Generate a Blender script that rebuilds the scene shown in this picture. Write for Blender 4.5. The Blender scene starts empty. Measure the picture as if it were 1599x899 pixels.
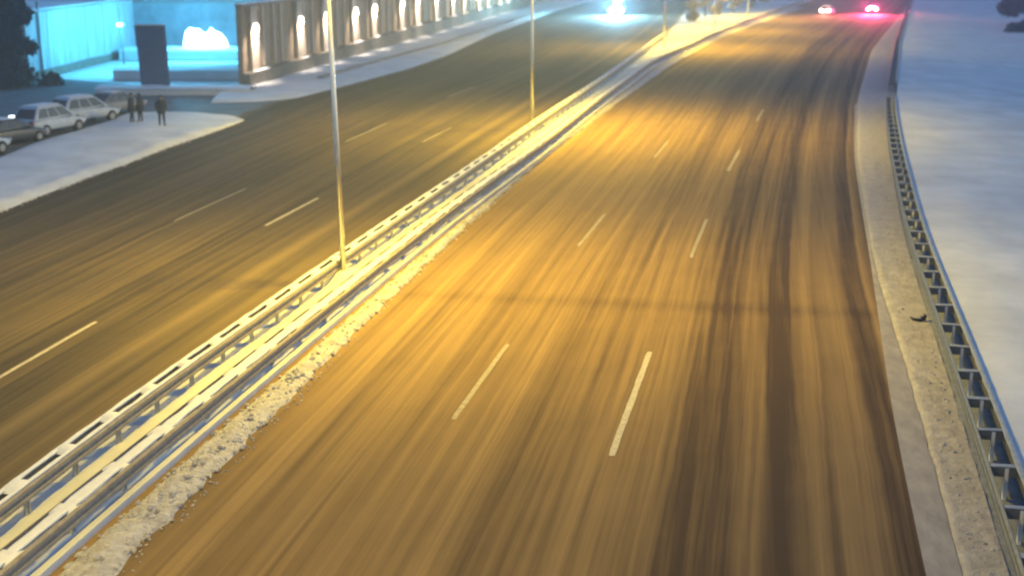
import bpy, bmesh, math, random
import numpy as np
from mathutils import Vector, Matrix, noise
random.seed(7); rng = np.random.default_rng(7)
S = bpy.context.scene; C = S.collection
R = math.radians

# ---------------------------------------------------------------- camera
CAMH = 10.3; F = 2056.0; PITCH = math.atan(530 / F)
cam = bpy.data.cameras.new("camera"); camo = bpy.data.objects.new("camera", cam); C.objects.link(camo)
camo.location = (0, 0, CAMH); camo.rotation_euler = (math.pi / 2 - PITCH, 0, 0)
cam.sensor_width = 36; cam.lens = 36 * F / 1599; cam.clip_end = 3000; cam.clip_start = 0.1
cam.dof.use_dof = True; cam.dof.focus_distance = 27; cam.dof.aperture_fstop = 0.62
S.camera = camo
S.render.resolution_x = 1024; S.render.resolution_y = 575
# ---------------------------------------------------------------- world (night, cool sky)
W = bpy.data.worlds.new("World"); S.world = W; W.use_nodes = True
wn = W.node_tree; bg = wn.nodes['Background']
sky = wn.nodes.new('ShaderNodeTexSky'); sky.sky_type = 'NISHITA'; sky.sun_disc = False
sky.sun_elevation = R(9); sky.sun_rotation = R(70); sky.air_density = 1.3; sky.ozone_density = 4
hs = wn.nodes.new('ShaderNodeHueSaturation'); hs.inputs['Saturation'].default_value = 0.9
wn.links.new(sky.outputs[0], hs.inputs['Color'])
gm = wn.nodes.new('ShaderNodeMix'); gm.data_type = 'RGBA'; gm.blend_type = 'MULTIPLY'; gm.inputs[0].default_value = 1
gm.inputs[7].default_value = (0.68, 0.88, 1.16, 1)
wn.links.new(hs.outputs[0], gm.inputs[6]); wn.links.new(gm.outputs[2], bg.inputs[0])
bg.inputs[1].default_value = 0.055
# ---------------------------------------------------------------- exposure, render
S.view_settings.view_transform = 'Standard'; S.view_settings.look = 'None'
S.view_settings.exposure = 2.0; S.view_settings.gamma = 1
cy = S.cycles; cy.use_denoising = True; cy.max_bounces = 4; cy.diffuse_bounces = 2; cy.glossy_bounces = 2
cy.volume_bounces = 0; cy.sample_clamp_indirect = 3; cy.caustics_reflective = False; cy.caustics_refractive = False
cy.filter_width = 2.2
SODIUM = (1.0, 0.69, 0.045); LAMP_W = 8300

# ================================================================ helpers
def at(u, v, z=0.0):
    a = (u - 800) / F; b = (v - 450) / F
    dy = math.cos(PITCH) - b * math.sin(PITCH); dz = -math.sin(PITCH) - b * math.cos(PITCH)
    t = (CAMH - z) / -dz
    return (a * t, dy * t)
def new_mat(name):
    m = bpy.data.materials.new(name); m.use_nodes = True
    return m, m.node_tree, m.node_tree.nodes['Principled BSDF']
def N(nt, t, **kw):
    n = nt.nodes.new(t)
    for k, v in kw.items(): setattr(n, k, v)
    return n
def ramp(nt, stops, interp='LINEAR'):
    n = nt.nodes.new('ShaderNodeValToRGB'); cr = n.color_ramp; cr.interpolation = interp
    while len(cr.elements) < len(stops): cr.elements.new(0.5)
    for e, (p, c) in zip(cr.elements, stops):
        e.position = p; e.color = (*c, 1) if isinstance(c, tuple) else (c, c, c, 1)
    return n
def math_n(nt, op, a, b=None, clamp=False):
    n = nt.nodes.new('ShaderNodeMath'); n.operation = op; n.use_clamp = clamp
    for i, x in enumerate((a, b)):
        if x is None: continue
        if isinstance(x, (int, float)): n.inputs[i].default_value = x
        else: nt.links.new(x, n.inputs[i])
    return n.outputs[0]
def mixc(nt, fac, a, b, mode='MIX'):
    n = nt.nodes.new('ShaderNodeMix'); n.data_type = 'RGBA'; n.blend_type = mode
    for i, x in ((0, fac), (6, a), (7, b)):
        if isinstance(x, (int, float)): n.inputs[i].default_value = x
        elif isinstance(x, tuple): n.inputs[i].default_value = (*x, 1)
        else: nt.links.new(x, n.inputs[i])
    return n.outputs[2]
def noise_mat(name, c1, c2, scale=3.0, rough=0.8, bump=0.3, bdist=0.03, metal=0.0, detail=6, vec_scale=None, emit=None):
    m, nt, b = new_mat(name)
    tc = N(nt, 'ShaderNodeTexCoord'); vec = tc.outputs['Object']
    if vec_scale:
        mp = N(nt, 'ShaderNodeMapping'); mp.inputs['Scale'].default_value = vec_scale; nt.links.new(vec, mp.inputs[0]); vec = mp.outputs[0]
    n = N(nt, 'ShaderNodeTexNoise'); n.inputs['Scale'].default_value = scale; n.inputs['Detail'].default_value = detail
    n.inputs['Roughness'].default_value = 0.65
    nt.links.new(vec, n.inputs['Vector'])
    r = ramp(nt, [(0.3, c1), (0.7, c2)]); nt.links.new(n.outputs[0], r.inputs[0]); nt.links.new(r.outputs[0], b.inputs['Base Color'])
    b.inputs['Roughness'].default_value = rough; b.inputs['Metallic'].default_value = metal
    if rough > .7: b.inputs['Specular IOR Level'].default_value = .2
    if bump:
        bp = N(nt, 'ShaderNodeBump'); bp.inputs['Strength'].default_value = bump; bp.inputs['Distance'].default_value = bdist
        n2 = N(nt, 'ShaderNodeTexNoise'); n2.inputs['Scale'].default_value = scale * 3; n2.inputs['Detail'].default_value = 8
        nt.links.new(vec, n2.inputs['Vector']); nt.links.new(n2.outputs[0], bp.inputs['Height']); nt.links.new(bp.outputs[0], b.inputs['Normal'])
    return m
def emit_mat(name, col, strength):
    m, nt, b = new_mat(name)
    b.inputs['Base Color'].default_value = (*col, 1); b.inputs['Emission Color'].default_value = (*col, 1)
    b.inputs['Emission Strength'].default_value = strength
    return m
def mesh_obj(name, verts, faces, mat, parent=None, smooth=False, uvs=None, kind=None, mats=None, mi=None):
    me = bpy.data.meshes.new(name); me.from_pydata([tuple(v) for v in verts], [], [tuple(f) for f in faces])
    if uvs is not None:
        ul = me.uv_layers.new(name='UVMap'); li = np.zeros(len(me.loops), dtype=np.int32); me.loops.foreach_get('vertex_index', li)
        ul.data.foreach_set('uv', np.asarray(uvs, dtype=np.float32)[li].ravel())
    for m in (mats or [mat]): me.materials.append(m)
    if mi is not None: me.polygons.foreach_set('material_index', np.asarray(mi, dtype=np.int32))
    if smooth: me.polygons.foreach_set('use_smooth', [True] * len(me.polygons))
    me.update()
    o = bpy.data.objects.new(name, me); C.objects.link(o)
    if parent is not None: o.parent = parent
    if kind: o['kind'] = kind
    return o
def tag(o, label, cat, group=None):
    o['label'] = label; o['category'] = cat
    if group: o['group'] = group
    return o
def empty(name, loc=(0, 0, 0), rz=0.0):
    o = bpy.data.objects.new(name, None); C.objects.link(o); o.location = loc; o.rotation_euler = (0, 0, rz); o.empty_display_size = .3
    return o
def copy_tree(o, parent=None):
    c = o.copy(); C.objects.link(c)
    if parent is not None: c.parent = parent
    for ch in list(o.children): copy_tree(ch, c)
    return c
class MB:
    """collects shapes for one mesh"""
    def __init__(s): s.v = []; s.f = []
    def add(s, vs, fs):
        k = len(s.v); s.v += [tuple(v) for v in vs]; s.f += [tuple(i + k for i in f) for f in fs]
    def box(s, c, d, rz=0.0, taper=1.0, M=None):
        x, y, z = (q / 2 for q in d); vs = []
        for sz in (-1, 1):
            t = taper if sz > 0 else 1
            for sx, sy in ((-1, -1), (1, -1), (1, 1), (-1, 1)):
                p = Vector((sx * x * t, sy * y * t, sz * z))
                if rz: p = Matrix.Rotation(rz, 3, 'Z') @ p
                if M is not None: p = M @ p
                vs.append(p + Vector(c))
        s.add(vs, [(3, 2, 1, 0), (4, 5, 6, 7), (0, 1, 5, 4), (1, 2, 6, 5), (2, 3, 7, 6), (3, 0, 4, 7)])
    def tube(s, pts, r, seg=10, cap=True):
        pts = [Vector(p) for p in pts]; rs = r if isinstance(r, (list, tuple)) else [r] * len(pts); vs = []; fs = []
        for i, p in enumerate(pts):
            t = (pts[min(i + 1, len(pts) - 1)] - pts[max(i - 1, 0)]).normalized()
            a = Vector((0, 0, 1)) if abs(t.z) < .9 else Vector((1, 0, 0))
            x = t.cross(a).normalized(); y = t.cross(x)
            for k in range(seg):
                w = 2 * math.pi * k / seg; vs.append(p + (x * math.cos(w) + y * math.sin(w)) * rs[i])
        for i in range(len(pts) - 1):
            for k in range(seg):
                a = i * seg + k; b = i * seg + (k + 1) % seg; fs.append((a, b, b + seg, a + seg))
        if cap: fs.append(tuple(range(seg))[::-1]); fs.append(tuple((len(pts) - 1) * seg + k for k in range(seg)))
        s.add(vs, fs)
    def prism(s, poly, y0, y1, axis='y'):
        n = len(poly); vs = [(x, y0, z) for x, z in poly] + [(x, y1, z) for x, z in poly]
        if axis == 'x': vs = [(y, x, z) for x, y, z in vs]
        s.add(vs, [tuple(range(n)), tuple(range(2 * n - 1, n - 1, -1))] + [(i, i + n, (i + 1) % n + n, (i + 1) % n) for i in range(n)])
    def build(s, name, mat, parent=None, smooth=False, bevel=0, kind=None):
        o = mesh_obj(name, s.v, s.f, mat, parent, smooth, kind=kind)
        bm = bmesh.new(); bm.from_mesh(o.data); bmesh.ops.recalc_face_normals(bm, faces=bm.faces); bm.to_mesh(o.data); bm.free()
        if bevel:
            b = o.modifiers.new('bevel', 'BEVEL'); b.width = bevel; b.segments = 2; b.limit_method = 'ANGLE'
        return o

YS = np.arange(-30, 420.1, 1.0)
def curve(pts, smooth=9):
    """x as a smooth function of y through ground points"""
    pts = sorted(pts, key=lambda p: p[1]); xs = np.array([p[0] for p in pts]); ys = np.array([p[1] for p in pts])
    s0 = (xs[1] - xs[0]) / (ys[1] - ys[0]); s1 = (xs[-1] - xs[-2]) / (ys[-1] - ys[-2])
    g = np.arange(-60, 450.1, 1.0)
    x = np.interp(g, ys, xs); x = np.where(g < ys[0], xs[0] + s0 * (g - ys[0]), x); x = np.where(g > ys[-1], xs[-1] + s1 * (g - ys[-1]), x)
    for _ in range(2):
        k = np.ones(smooth) / smooth; xp = np.pad(x, smooth // 2, mode='reflect', reflect_type='odd'); x = np.convolve(xp, k, 'valid')
    return lambda y: np.interp(y, g, x)
def stations(y0, y1):
    out = [y0]
    while out[-1] < y1: out.append(out[-1] + max(0.25, 0.010 * max(out[-1], 0)))
    out[-1] = y1; return np.array(out)
def fbm(x, y, s, o=4, seed=0.0): return noise.fractal(Vector((x * s + seed, y * s - seed, seed)), 1.0, 2.0, o)
def strip(name, fL, fR, y0, y1, nx, mat, zf=None, kind='structure', width=None, parent=None):
    ys = stations(y0, y1); xl = fL(ys); xr = fR(ys); us = np.linspace(0, 1, nx + 1)
    arc = np.concatenate([[0], np.cumsum(np.hypot(np.diff((xl + xr) / 2), np.diff(ys)))])
    V = []; UV = []
    for i, y in enumerate(ys):
        for u in us:
            x = xl[i] + (xr[i] - xl[i]) * u
            V.append((x, y, zf(u, x, y) if zf else 0.0)); UV.append((u, arc[i]))
    n = nx + 1; Fc = [(i * n + j, i * n + j + 1, (i + 1) * n + j + 1, (i + 1) * n + j) for i in range(len(ys) - 1) for j in range(nx)]
    return mesh_obj(name, V, Fc, mat, parent, True, UV, kind)
def off(f, d): return lambda y: f(y) + d
def ruled(name, A, B, n, m, mat, zf, kind='structure'):
    def res(P, k):
        P = np.array(P, float); d = np.concatenate([[0], np.cumsum(np.hypot(*np.diff(P, axis=0).T))]); t = np.linspace(0, d[-1], k)
        return np.stack([np.interp(t, d, P[:, 0]), np.interp(t, d, P[:, 1])], 1)
    a = res(A, n + 1); b = res(B, n + 1); V = []
    for i in range(n + 1):
        for j in range(m + 1):
            p = a[i] + (b[i] - a[i]) * j / m; V.append((p[0], p[1], zf(i / n, j / m, p[0], p[1])))
    k = m + 1
    return mesh_obj(name, V, [(i * k + j, i * k + j + 1, (i + 1) * k + j + 1, (i + 1) * k + j) for i in range(n) for j in range(m)], mat, None, True, None, kind)

# ================================================================ materials
snow = noise_mat('snow', (.58, .585, .59), (.82, .83, .84), .35, .75, .6, .07, detail=10)
snow_cap = noise_mat('snow_cap', (.72, .73, .75), (.84, .85, .86), 4, .7, .3, .02)
dirty = noise_mat('dirty_snow', (.36, .325, .295), (.54, .505, .475), 2.2, .85, .9, .06)
lump = noise_mat('lumpy_snow', (.36, .34, .36), (.66, .65, .70), 5, .85, 1.0, .08)
slush = noise_mat('slush', (.25, .22, .195), (.40, .36, .33), 2.0, .6, .6, .03, vec_scale=(1.2, .5, 1))
steel = noise_mat('galvanized_steel', (.20, .20, .21), (.34, .34, .35), 5, .5, .1, .01, metal=.5)
steel_br = noise_mat('road_grimed_steel', (.26, .22, .18), (.40, .35, .29), 5, .8, .2, .01)
steel_dk = noise_mat('weathered_steel', (.10, .10, .11), (.19, .19, .20), 5, .55, .1, .01, metal=.4)
polem = noise_mat('pole_galvanized', (.50, .51, .55), (.62, .63, .67), 4, .34, .1, .01, metal=.92)
postm = noise_mat('frosted_post', (.48, .49, .52), (.62, .63, .66), 4, .6, .1, .01)
frost_thin = noise_mat('thin_frost', (.26, .29, .33), (.42, .45, .50), 4, .7, .3, .02)
ditch = noise_mat('shaded_snow_bed', (.20, .22, .25), (.34, .36, .39), 4, .85, .6, .03)  # snow darkened and blued to carry the shade between the rails
barepatch = noise_mat('bare_gravel', (.05, .055, .065), (.10, .105, .12), 6, .9, .6, .03)
concrete = noise_mat('concrete', (.22, .21, .20), (.36, .34, .32), 3, .85, .4, .02)
wallm = noise_mat('wall_plaster', (.28, .205, .135), (.44, .335, .23), 1.2, .85, .4, .03)
wallrib = noise_mat('wall_rib_plaster', (.44, .35, .26), (.60, .51, .41), 1.5, .85, .3, .02)
plinthm = noise_mat('plinth_stone', (.14, .12, .10), (.27, .23, .19), 1.6, .9, .6, .04)
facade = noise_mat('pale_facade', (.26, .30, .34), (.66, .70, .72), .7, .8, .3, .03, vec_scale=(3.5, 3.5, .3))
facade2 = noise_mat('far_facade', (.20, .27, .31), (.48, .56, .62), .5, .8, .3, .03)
darkbox = noise_mat('dark_cladding', (.035, .09, .17), (.05, .13, .24), 1.5, .6, .15, .01)
bark = noise_mat('bark', (.05, .04, .03), (.12, .09, .07), 8, .9, .6, .02)
leaf_dark = noise_mat('evergreen_leaf', (.012, .03, .05), (.03, .06, .09), 2, .8, 0)
twig_m = noise_mat('frosted_twig', (.22, .18, .15), (.50, .45, .40), 1.2, .85, 0)
frost_m = noise_mat('frosted_leaf', (.45, .42, .36), (.7, .68, .62), 1.2, .85, 0)
rubber = noise_mat('rubber', (.015, .015, .016), (.03, .03, .032), 10, .8, .2, .01)
glass_dk = noise_mat('car_glass', (.02, .025, .035), (.035, .04, .05), 3, .12, 0)
paint_white = noise_mat('white_car_paint', (.44, .50, .58), (.54, .60, .68), 2, .35, 0)
paint_dark = noise_mat('dark_car_paint', (.035, .04, .05), (.07, .075, .09), 2, .3, 0)
paint_grey = noise_mat('grey_car_paint', (.16, .17, .19), (.24, .25, .27), 2, .35, 0)
rimm = noise_mat('wheel_rim', (.3, .3, .31), (.42, .42, .43), 5, .35, 0, metal=.7)
lens_off = noise_mat('lamp_lens', (.5, .52, .55), (.6, .62, .65), 5, .2, 0)
tail_off = noise_mat('red_lens', (.25, .01, .01), (.32, .02, .02), 5, .2, 0)
plate_m = noise_mat('plate', (.6, .6, .6), (.7, .7, .7), 5, .5, 0)
lens_sod = emit_mat('sodium_lens', (1, .62, .2), 30)
lens_wall = emit_mat('wall_lamp_glass', (1, .93, .86), 1.6)
lens_white = emit_mat('headlight_on', (.75, .93, 1), 420)
lens_red = emit_mat('tail_light_on', (1, .10, .22), 200)
lens_amber = emit_mat('rear_lamp_amber', (1, .5, .36), 35)
lens_cyan = emit_mat('lit_glass', (.8, .93, 1.0), 1.0)
cloth = noise_mat('dark_coat', (.02, .03, .045), (.04, .05, .07), 6, .9, .3, .01)
trouser = noise_mat('dark_trousers', (.015, .02, .035), (.03, .035, .05), 6, .9, .3, .01)
skinm = noise_mat('skin', (.35, .22, .17), (.42, .27, .2), 6, .6, 0)
paintmark = noise_mat('worn_road_paint', (.30, .27, .22), (.60, .54, .45), 9, .7, .2, .005)
paintfaint = noise_mat('dusty_road_paint', (.25, .21, .16), (.42, .37, .30), 6, .75, .2, .005)

def road_mat(name, tracks, dark, light, band=None, wob=0.006):
    m, nt, b = new_mat(name)
    uv = N(nt, 'ShaderNodeUVMap'); sp = N(nt, 'ShaderNodeSeparateXYZ'); nt.links.new(uv.outputs[0], sp.inputs[0])
    u, v = sp.outputs[0], sp.outputs[1]
    def nz(su, sv, detail=3, rough=.6, w=0.0):
        c = N(nt, 'ShaderNodeCombineXYZ'); nt.links.new(math_n(nt, 'MULTIPLY', u, su), c.inputs[0]); nt.links.new(math_n(nt, 'MULTIPLY', v, sv), c.inputs[1])
        c.inputs[2].default_value = w
        n = N(nt, 'ShaderNodeTexNoise'); n.inputs['Scale'].default_value = 1; n.inputs['Detail'].default_value = detail; n.inputs['Roughness'].default_value = rough
        nt.links.new(c.outputs[0], n.inputs['Vector']); return n.outputs[0]
    w = math_n(nt, 'MULTIPLY', math_n(nt, 'SUBTRACT', nz(1.0, .025, 2, w=4), .5), wob * 2)
    uu = math_n(nt, 'ADD', u, w)
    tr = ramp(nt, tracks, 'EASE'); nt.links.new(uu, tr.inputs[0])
    fine = nz(110, .035, 3, .6, 1); mid = nz(36, .012, 3, .6, 2); big = nz(6, .035, 3, .5, 3); blot = nz(14, .5, 4, .6, 5); gr = nz(700, 45, 2, .7, 8)
    def cen(x, k): return math_n(nt, 'MULTIPLY', math_n(nt, 'SUBTRACT', x, .5), k)
    f = math_n(nt, 'ADD', tr.outputs[0], cen(fine, .8)); f = math_n(nt, 'ADD', f, cen(mid, 1.1)); f = math_n(nt, 'ADD', f, cen(big, .5)); f = math_n(nt, 'ADD', f, cen(blot, .25)); f = math_n(nt, 'ADD', f, cen(gr, .22), True)
    hair = nz(330, .02, 2, .5, 11)                                   # thin lines of drifted snow and lane-changing tyre tracks
    hr_ = math_n(nt, 'MULTIPLY', math_n(nt, 'SUBTRACT', hair, .60, True), 1.7)
    u2 = math_n(nt, 'ADD', u, math_n(nt, 'MULTIPLY', v, .0022)); c2 = N(nt, 'ShaderNodeCombineXYZ'); nt.links.new(math_n(nt, 'MULTIPLY', u2, 70), c2.inputs[0]); nt.links.new(math_n(nt, 'MULTIPLY', v, .01), c2.inputs[1])
    n2_ = N(nt, 'ShaderNodeTexNoise'); n2_.inputs['Scale'].default_value = 1; n2_.inputs['Detail'].default_value = 3; nt.links.new(c2.outputs[0], n2_.inputs['Vector'])
    f = math_n(nt, 'ADD', f, math_n(nt, 'ADD', hr_, cen(n2_.outputs[0], .55)), True)
    if band:
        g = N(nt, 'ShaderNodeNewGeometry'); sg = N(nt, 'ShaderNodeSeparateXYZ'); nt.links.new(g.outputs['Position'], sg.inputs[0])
        (x0, y0), (x1, y1), hw = band
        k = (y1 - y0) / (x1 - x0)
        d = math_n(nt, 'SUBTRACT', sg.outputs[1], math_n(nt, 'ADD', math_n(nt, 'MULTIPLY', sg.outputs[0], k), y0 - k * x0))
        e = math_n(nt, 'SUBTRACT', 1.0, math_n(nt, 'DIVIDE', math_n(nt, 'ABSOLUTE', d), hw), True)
        f = math_n(nt, 'SUBTRACT', f, math_n(nt, 'MULTIPLY', e, .16), True)  # darkens a soft band across the carriageway
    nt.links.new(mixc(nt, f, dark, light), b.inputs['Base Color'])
    b.inputs['Roughness'].default_value = .85; b.inputs['Specular IOR Level'].default_value = .12
    bp = N(nt, 'ShaderNodeBump'); bp.inputs['Strength'].default_value = .25; bp.inputs['Distance'].default_value = .02
    nt.links.new(math_n(nt, 'ADD', fine, blot), bp.inputs['Height']); nt.links.new(bp.outputs[0], b.inputs['Normal'])
    return m
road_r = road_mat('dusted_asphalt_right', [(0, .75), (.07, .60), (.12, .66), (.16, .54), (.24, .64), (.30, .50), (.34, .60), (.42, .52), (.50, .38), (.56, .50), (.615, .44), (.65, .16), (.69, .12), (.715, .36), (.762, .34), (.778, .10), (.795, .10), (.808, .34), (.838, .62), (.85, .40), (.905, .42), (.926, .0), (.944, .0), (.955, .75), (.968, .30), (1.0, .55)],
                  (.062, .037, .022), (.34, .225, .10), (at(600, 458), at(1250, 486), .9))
road_l = road_mat('dusted_asphalt_left', [(0, .55), (.05, .25), (.2, .22), (.35, .30), (.5, .25), (.62, .36), (.70, .26), (.78, .36), (.83, .28), (.86, .75), (.885, .25), (.93, .42), (1, .6)],
                  (.045, .036, .027), (.20, .145, .078), wob=.008)
road_s = noise_mat('side_road_asphalt', (.09, .10, .115), (.20, .21, .23), .6, .75, .4, .03)

# ================================================================ ground lines (traced on the ground plane)
medL = curve([at(*p, .75) for p in [(0, 766), (155, 650), (400, 483), (550, 380), (670, 300), (750, 247), (840, 185), (945, 117), (1045, 46), (1074, 12)]])
medR = curve([at(*p, .5) for p in [(11, 894), (250, 694), (500, 493), (683, 347), (850, 227), (925, 167), (1020, 97), (1115, 54), (1170, 32), (1220, 14), (1260, 0)]])
kerbR = off(medR, .16)
windR = curve([at(*p) for p in [(165, 899), (300, 770), (400, 668), (540, 530), (640, 432), (760, 322), (850, 245), (950, 170), (1050, 100), (1130, 57), (1200, 32)]])
roadR = curve([at(*p) for p in [(1445, 899), (1393, 657), (1362, 430), (1333, 247), (1335, 157), (1358, 79), (1390, 42)]])
slushR = curve([at(*p) for p in [(1502, 899), (1454, 713), (1405, 540), (1366, 430), (1336, 247), (1339, 157), (1362, 79), (1392, 42)]])
barR = curve([at(*p, .38) for p in [(1580, 890), (1496, 620), (1449, 480), (1413, 368), (1388, 236), (1382, 169), (1387, 132), (1397, 70), (1411, 31)]])
leftE = curve([(-27, 10), (-24, 30), at(0, 332), at(240, 240), at(382, 190), (-15.6, 90), at(520, 140), at(640, 108), at(770, 54), at(870, 20), at(930, 2)])
def rag(f, a, s, sd): return lambda y: f(y) + np.array([a * noise.fractal(Vector((float(t) * s, sd, 0)), 1, 2, 4) for t in np.atleast_1d(y)]).reshape(np.shape(y))
windR = rag(windR, .16, .9, 1); slushR = rag(slushR, .03, .7, 2); leftE = rag(leftE, .22, .45, 3)
kerbL = off(medL, -.45)
WA = Vector((-20.2, 100.0, 0)); WB = Vector((6.3, 266.2, 0)); WD = (WB - WA).normalized(); WN = Vector((WD.y, -WD.x, 0))

# ---- the ground and the carriageways
mesh_obj('ground', [(-700, -300, -.12), (700, -300, -.12), (700, 1100, -.12), (-700, 1100, -.12)], [(0, 1, 2, 3)], snow, kind='structure')
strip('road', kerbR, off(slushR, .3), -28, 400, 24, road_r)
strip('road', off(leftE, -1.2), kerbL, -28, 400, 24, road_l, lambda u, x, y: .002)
sr = [at(-120, 330), at(0, 248), at(60, 224), at(110, 209), at(165, 192), at(205, 177), at(300, 178), at(400, 190), at(560, 152), at(500, 148), at(400, 158), at(300, 156), at(225, 150), at(130, 140), at(60, 150), at(0, 165), at(-200, 185)]
mesh_obj('side_road', [(x, y, -.008) for x, y in sr], [tuple(range(len(sr)))], road_s, kind='structure')
mesh_obj('parking_apron', [(*at(*p), -.014) for p in [(-200, 400), (420, 175), (420, 150), (-200, 100)]], [(0, 1, 2, 3)], road_s, kind='structure')

# ---- snow on the median, the windrow along its kerb
LP = at(540, 444)
def zmed(u, x, y): return .17 + .08 * u + .05 * fbm(x, y, .5) + .03 * fbm(x, y, 2.5) - .16 * abs(2 * u - 1) ** 8 + .25 * math.exp(-((x - LP[0]) ** 2 + (y - LP[1]) ** 2) / .5)
strip('median_snow', off(medL, -.28), medR, -28, 400, 26, snow, zmed)
def zwind(u, x, y):
    e = max(0, min(1, 4 * u * (1 - u)))
    return .004 + (e ** .5) * (.07 + .15 * max(0, fbm(x, y, 2.2, 5, 3) + .25)) * (1 if y < 80 else .6)
strip('snow_windrow', off(medR, .34), off(windR, .1), -28, 240, 12, lump, lambda u, x, y: zwind(u, x, y))
mb = MB()
def kerb_mesh(f, w, h, y0, y1):
    ys = stations(y0, y1); xs = f(ys); V = []; n = len(ys)
    for x, y in zip(xs, ys): V += [(x, y, -.05), (x, y, h), (x + w, y, h), (x + w, y, -.05)]
    return V, [(4 * i + a, 4 * i + b, 4 * i + 4 + b, 4 * i + 4 + a) for i in range(n - 1) for a, b in ((0, 1), (1, 2), (2, 3))]
mesh_obj('kerb', *kerb_mesh(off(medR, .02), .16, .15, -28, 400), snow, kind='structure')
mesh_obj('kerb', *kerb_mesh(off(medL, -.45), .16, .14, -28, 400), concrete, kind='structure')
# ---- right side: slush, snowy shoulder, snowfield
strip('slush_strip', off(roadR, .02), slushR, -28, 90, 4, slush, lambda u, x, y: .008 + .03 * u)
def zsh(u, x, y):
    e = min(1, u * 9); return .008 + e * (.06 + .03 * fbm(x, y, .8, 4, 9) + .035 * max(0, fbm(x, y, 3.1, 4, 5)))
strip('shoulder', slushR, off(barR, .05), -28, 400, 14, dirty, zsh)
gap0, gap1 = at(1384, 166)[1], at(1389, 146)[1]
def zfld(u, x, y):
    e = max(0, min(1, u * 74 - 1)); return .66 - .52 * max(0, min(1, (u * 74 - 1) / 9)) + e * (.05 + .12 * fbm(x, y, .10, 3, 2) + .07 * fbm(x, y, .55, 5, 7))
strip('snow_field', off(barR, .72), off(barR, 75), -28, 400, 150, snow, zfld)
strip('barrier_bed', off(barR, .0), off(barR, .76), -28, gap0, 1, ditch, lambda u, x, y: .05)
strip('barrier_bed', off(barR, .0), off(barR, .76), gap1, 400, 1, ditch, lambda u, x, y: .05)
strip('path_crossing', off(barR, -.0), off(barR, .76), gap0, gap1, 4, dirty, lambda u, x, y: .075)
# ---- left side: snow island with the walkers, verge below the wall
isA = [(leftE(y) + .05, y) for y in np.linspace(5, 79.5, 30)] + [at(382, 189)]
isB = [(-52, 5), (-40, 38), at(-40, 262), at(0, 247), at(60, 222), at(110, 208), at(165, 191), at(205, 176), at(300, 177), at(360, 182), at(382, 188)]
def zis(i, j, x, y):
    e = min(1, 14 * j, 10 * (1 - j), 14 * (1 - i)) ; e = max(0, e) ** .6
    r = math.exp(-((j * 14 - 1.0) ** 2)) * .10 * max(0, .5 + fbm(x, y, 1.1, 4, 1))
    return .006 + e * (.15 + .05 * fbm(x, y, .35, 4, 6) + .025 * fbm(x, y, 1.7, 4, 8) + r)
ruled('snow_bank', isA, isB, 160, 26, snow, zis)
vA = [at(330, 162), at(400, 160), at(460, 155), at(520, 140), at(570, 127), at(640, 108), at(700, 87), at(770, 54), at(870, 18), (22, 300)]
vB = [tuple((WA - WD * 5)[:2]), tuple(WA[:2])] + [tuple((WA + WD * s)[:2]) for s in (10, 25, 50, 80, 110, 140, 170, 205)]
def zver(i, j, x, y):
    e = max(0, min(1, 8 * j)) ** .6
    return .006 + e * (.16 + .10 * j + .06 * fbm(x, y, .5, 4, 11) + .10 * max(0, fbm(x, y, .9, 4, 12)) * j)
ruled('snow_verge', vA, vB, 200, 12, snow, zver)
# kerb line showing through the verge
pl = [at(505, 128), at(570, 108), at(640, 88), at(700, 72), at(780, 45), at(850, 22)]
V = []
for x, y in pl: V += [(x, y, .10), (x, y, .36), (x - .5, y + .2, .36), (x - .5, y + .2, .10)]
mesh_obj('kerb', V, [(4 * i + a, 4 * i + b, 4 * i + 4 + b, 4 * i + 4 + a) for i in range(len(pl) - 1) for a, b in ((0, 1), (1, 2), (2, 3))], concrete, kind='structure')

# ---- road markings
def dash(mbv, p0, p1, w=.16, z=.008):
    a = Vector((*p0, z)); b = Vector((*p1, z)); t = (b - a).normalized(); n = Vector((t.y, -t.x, 0)) * w / 2
    k = max(2, int((b - a).length / .35)); vs = []; 
    for i in range(k + 1):
        p = a + (b - a) * i / k; e = .8 + .2 * random.random() if 0 < i < k else .6
        vs += [p - n * e, p + n * (.8 + .2 * random.random())]
    mbv.add(vs, [(2 * i, 2 * i + 1, 2 * i + 3, 2 * i + 2) for i in range(k)])
m1 = MB(); dash(m1, at(955, 712), at(1015, 550), .17); m1.build('lane_marking', paintmark, kind='structure')
m1 = MB(); dash(m1, at(708, 655), at(793, 538), .14); m1.build('lane_marking', paintfaint, kind='structure')
m1 = MB(); dash(m1, at(1079, 403), at(1104, 343), .14); dash(m1, at(1137, 268), at(1155, 235), .17); dash(m1, at(1182, 190), at(1192, 172), .14); m1.build('lane_marking', paintfaint, kind='structure')
m1 = MB(); dash(m1, at(903, 385), at(945, 335), .12); dash(m1, at(1022, 247), at(1043, 222), .12); m1.build('lane_marking', paintfaint, kind='structure')
m1 = MB(); dash(m1, at(-60, 624), at(150, 503), .14); dash(m1, at(415, 353), at(497, 310), .15); m1.build('lane_marking', paintmark, kind='structure')
m1 = MB(); dash(m1, at(272, 346), at(385, 295), .10); dash(m1, at(540, 222), at(604, 194), .12); dash(m1, at(660, 223), at(705, 200), .10); dash(m1, at(700, 152), at(740, 137), .14); m1.build('lane_marking', paintfaint, kind='structure')

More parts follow.
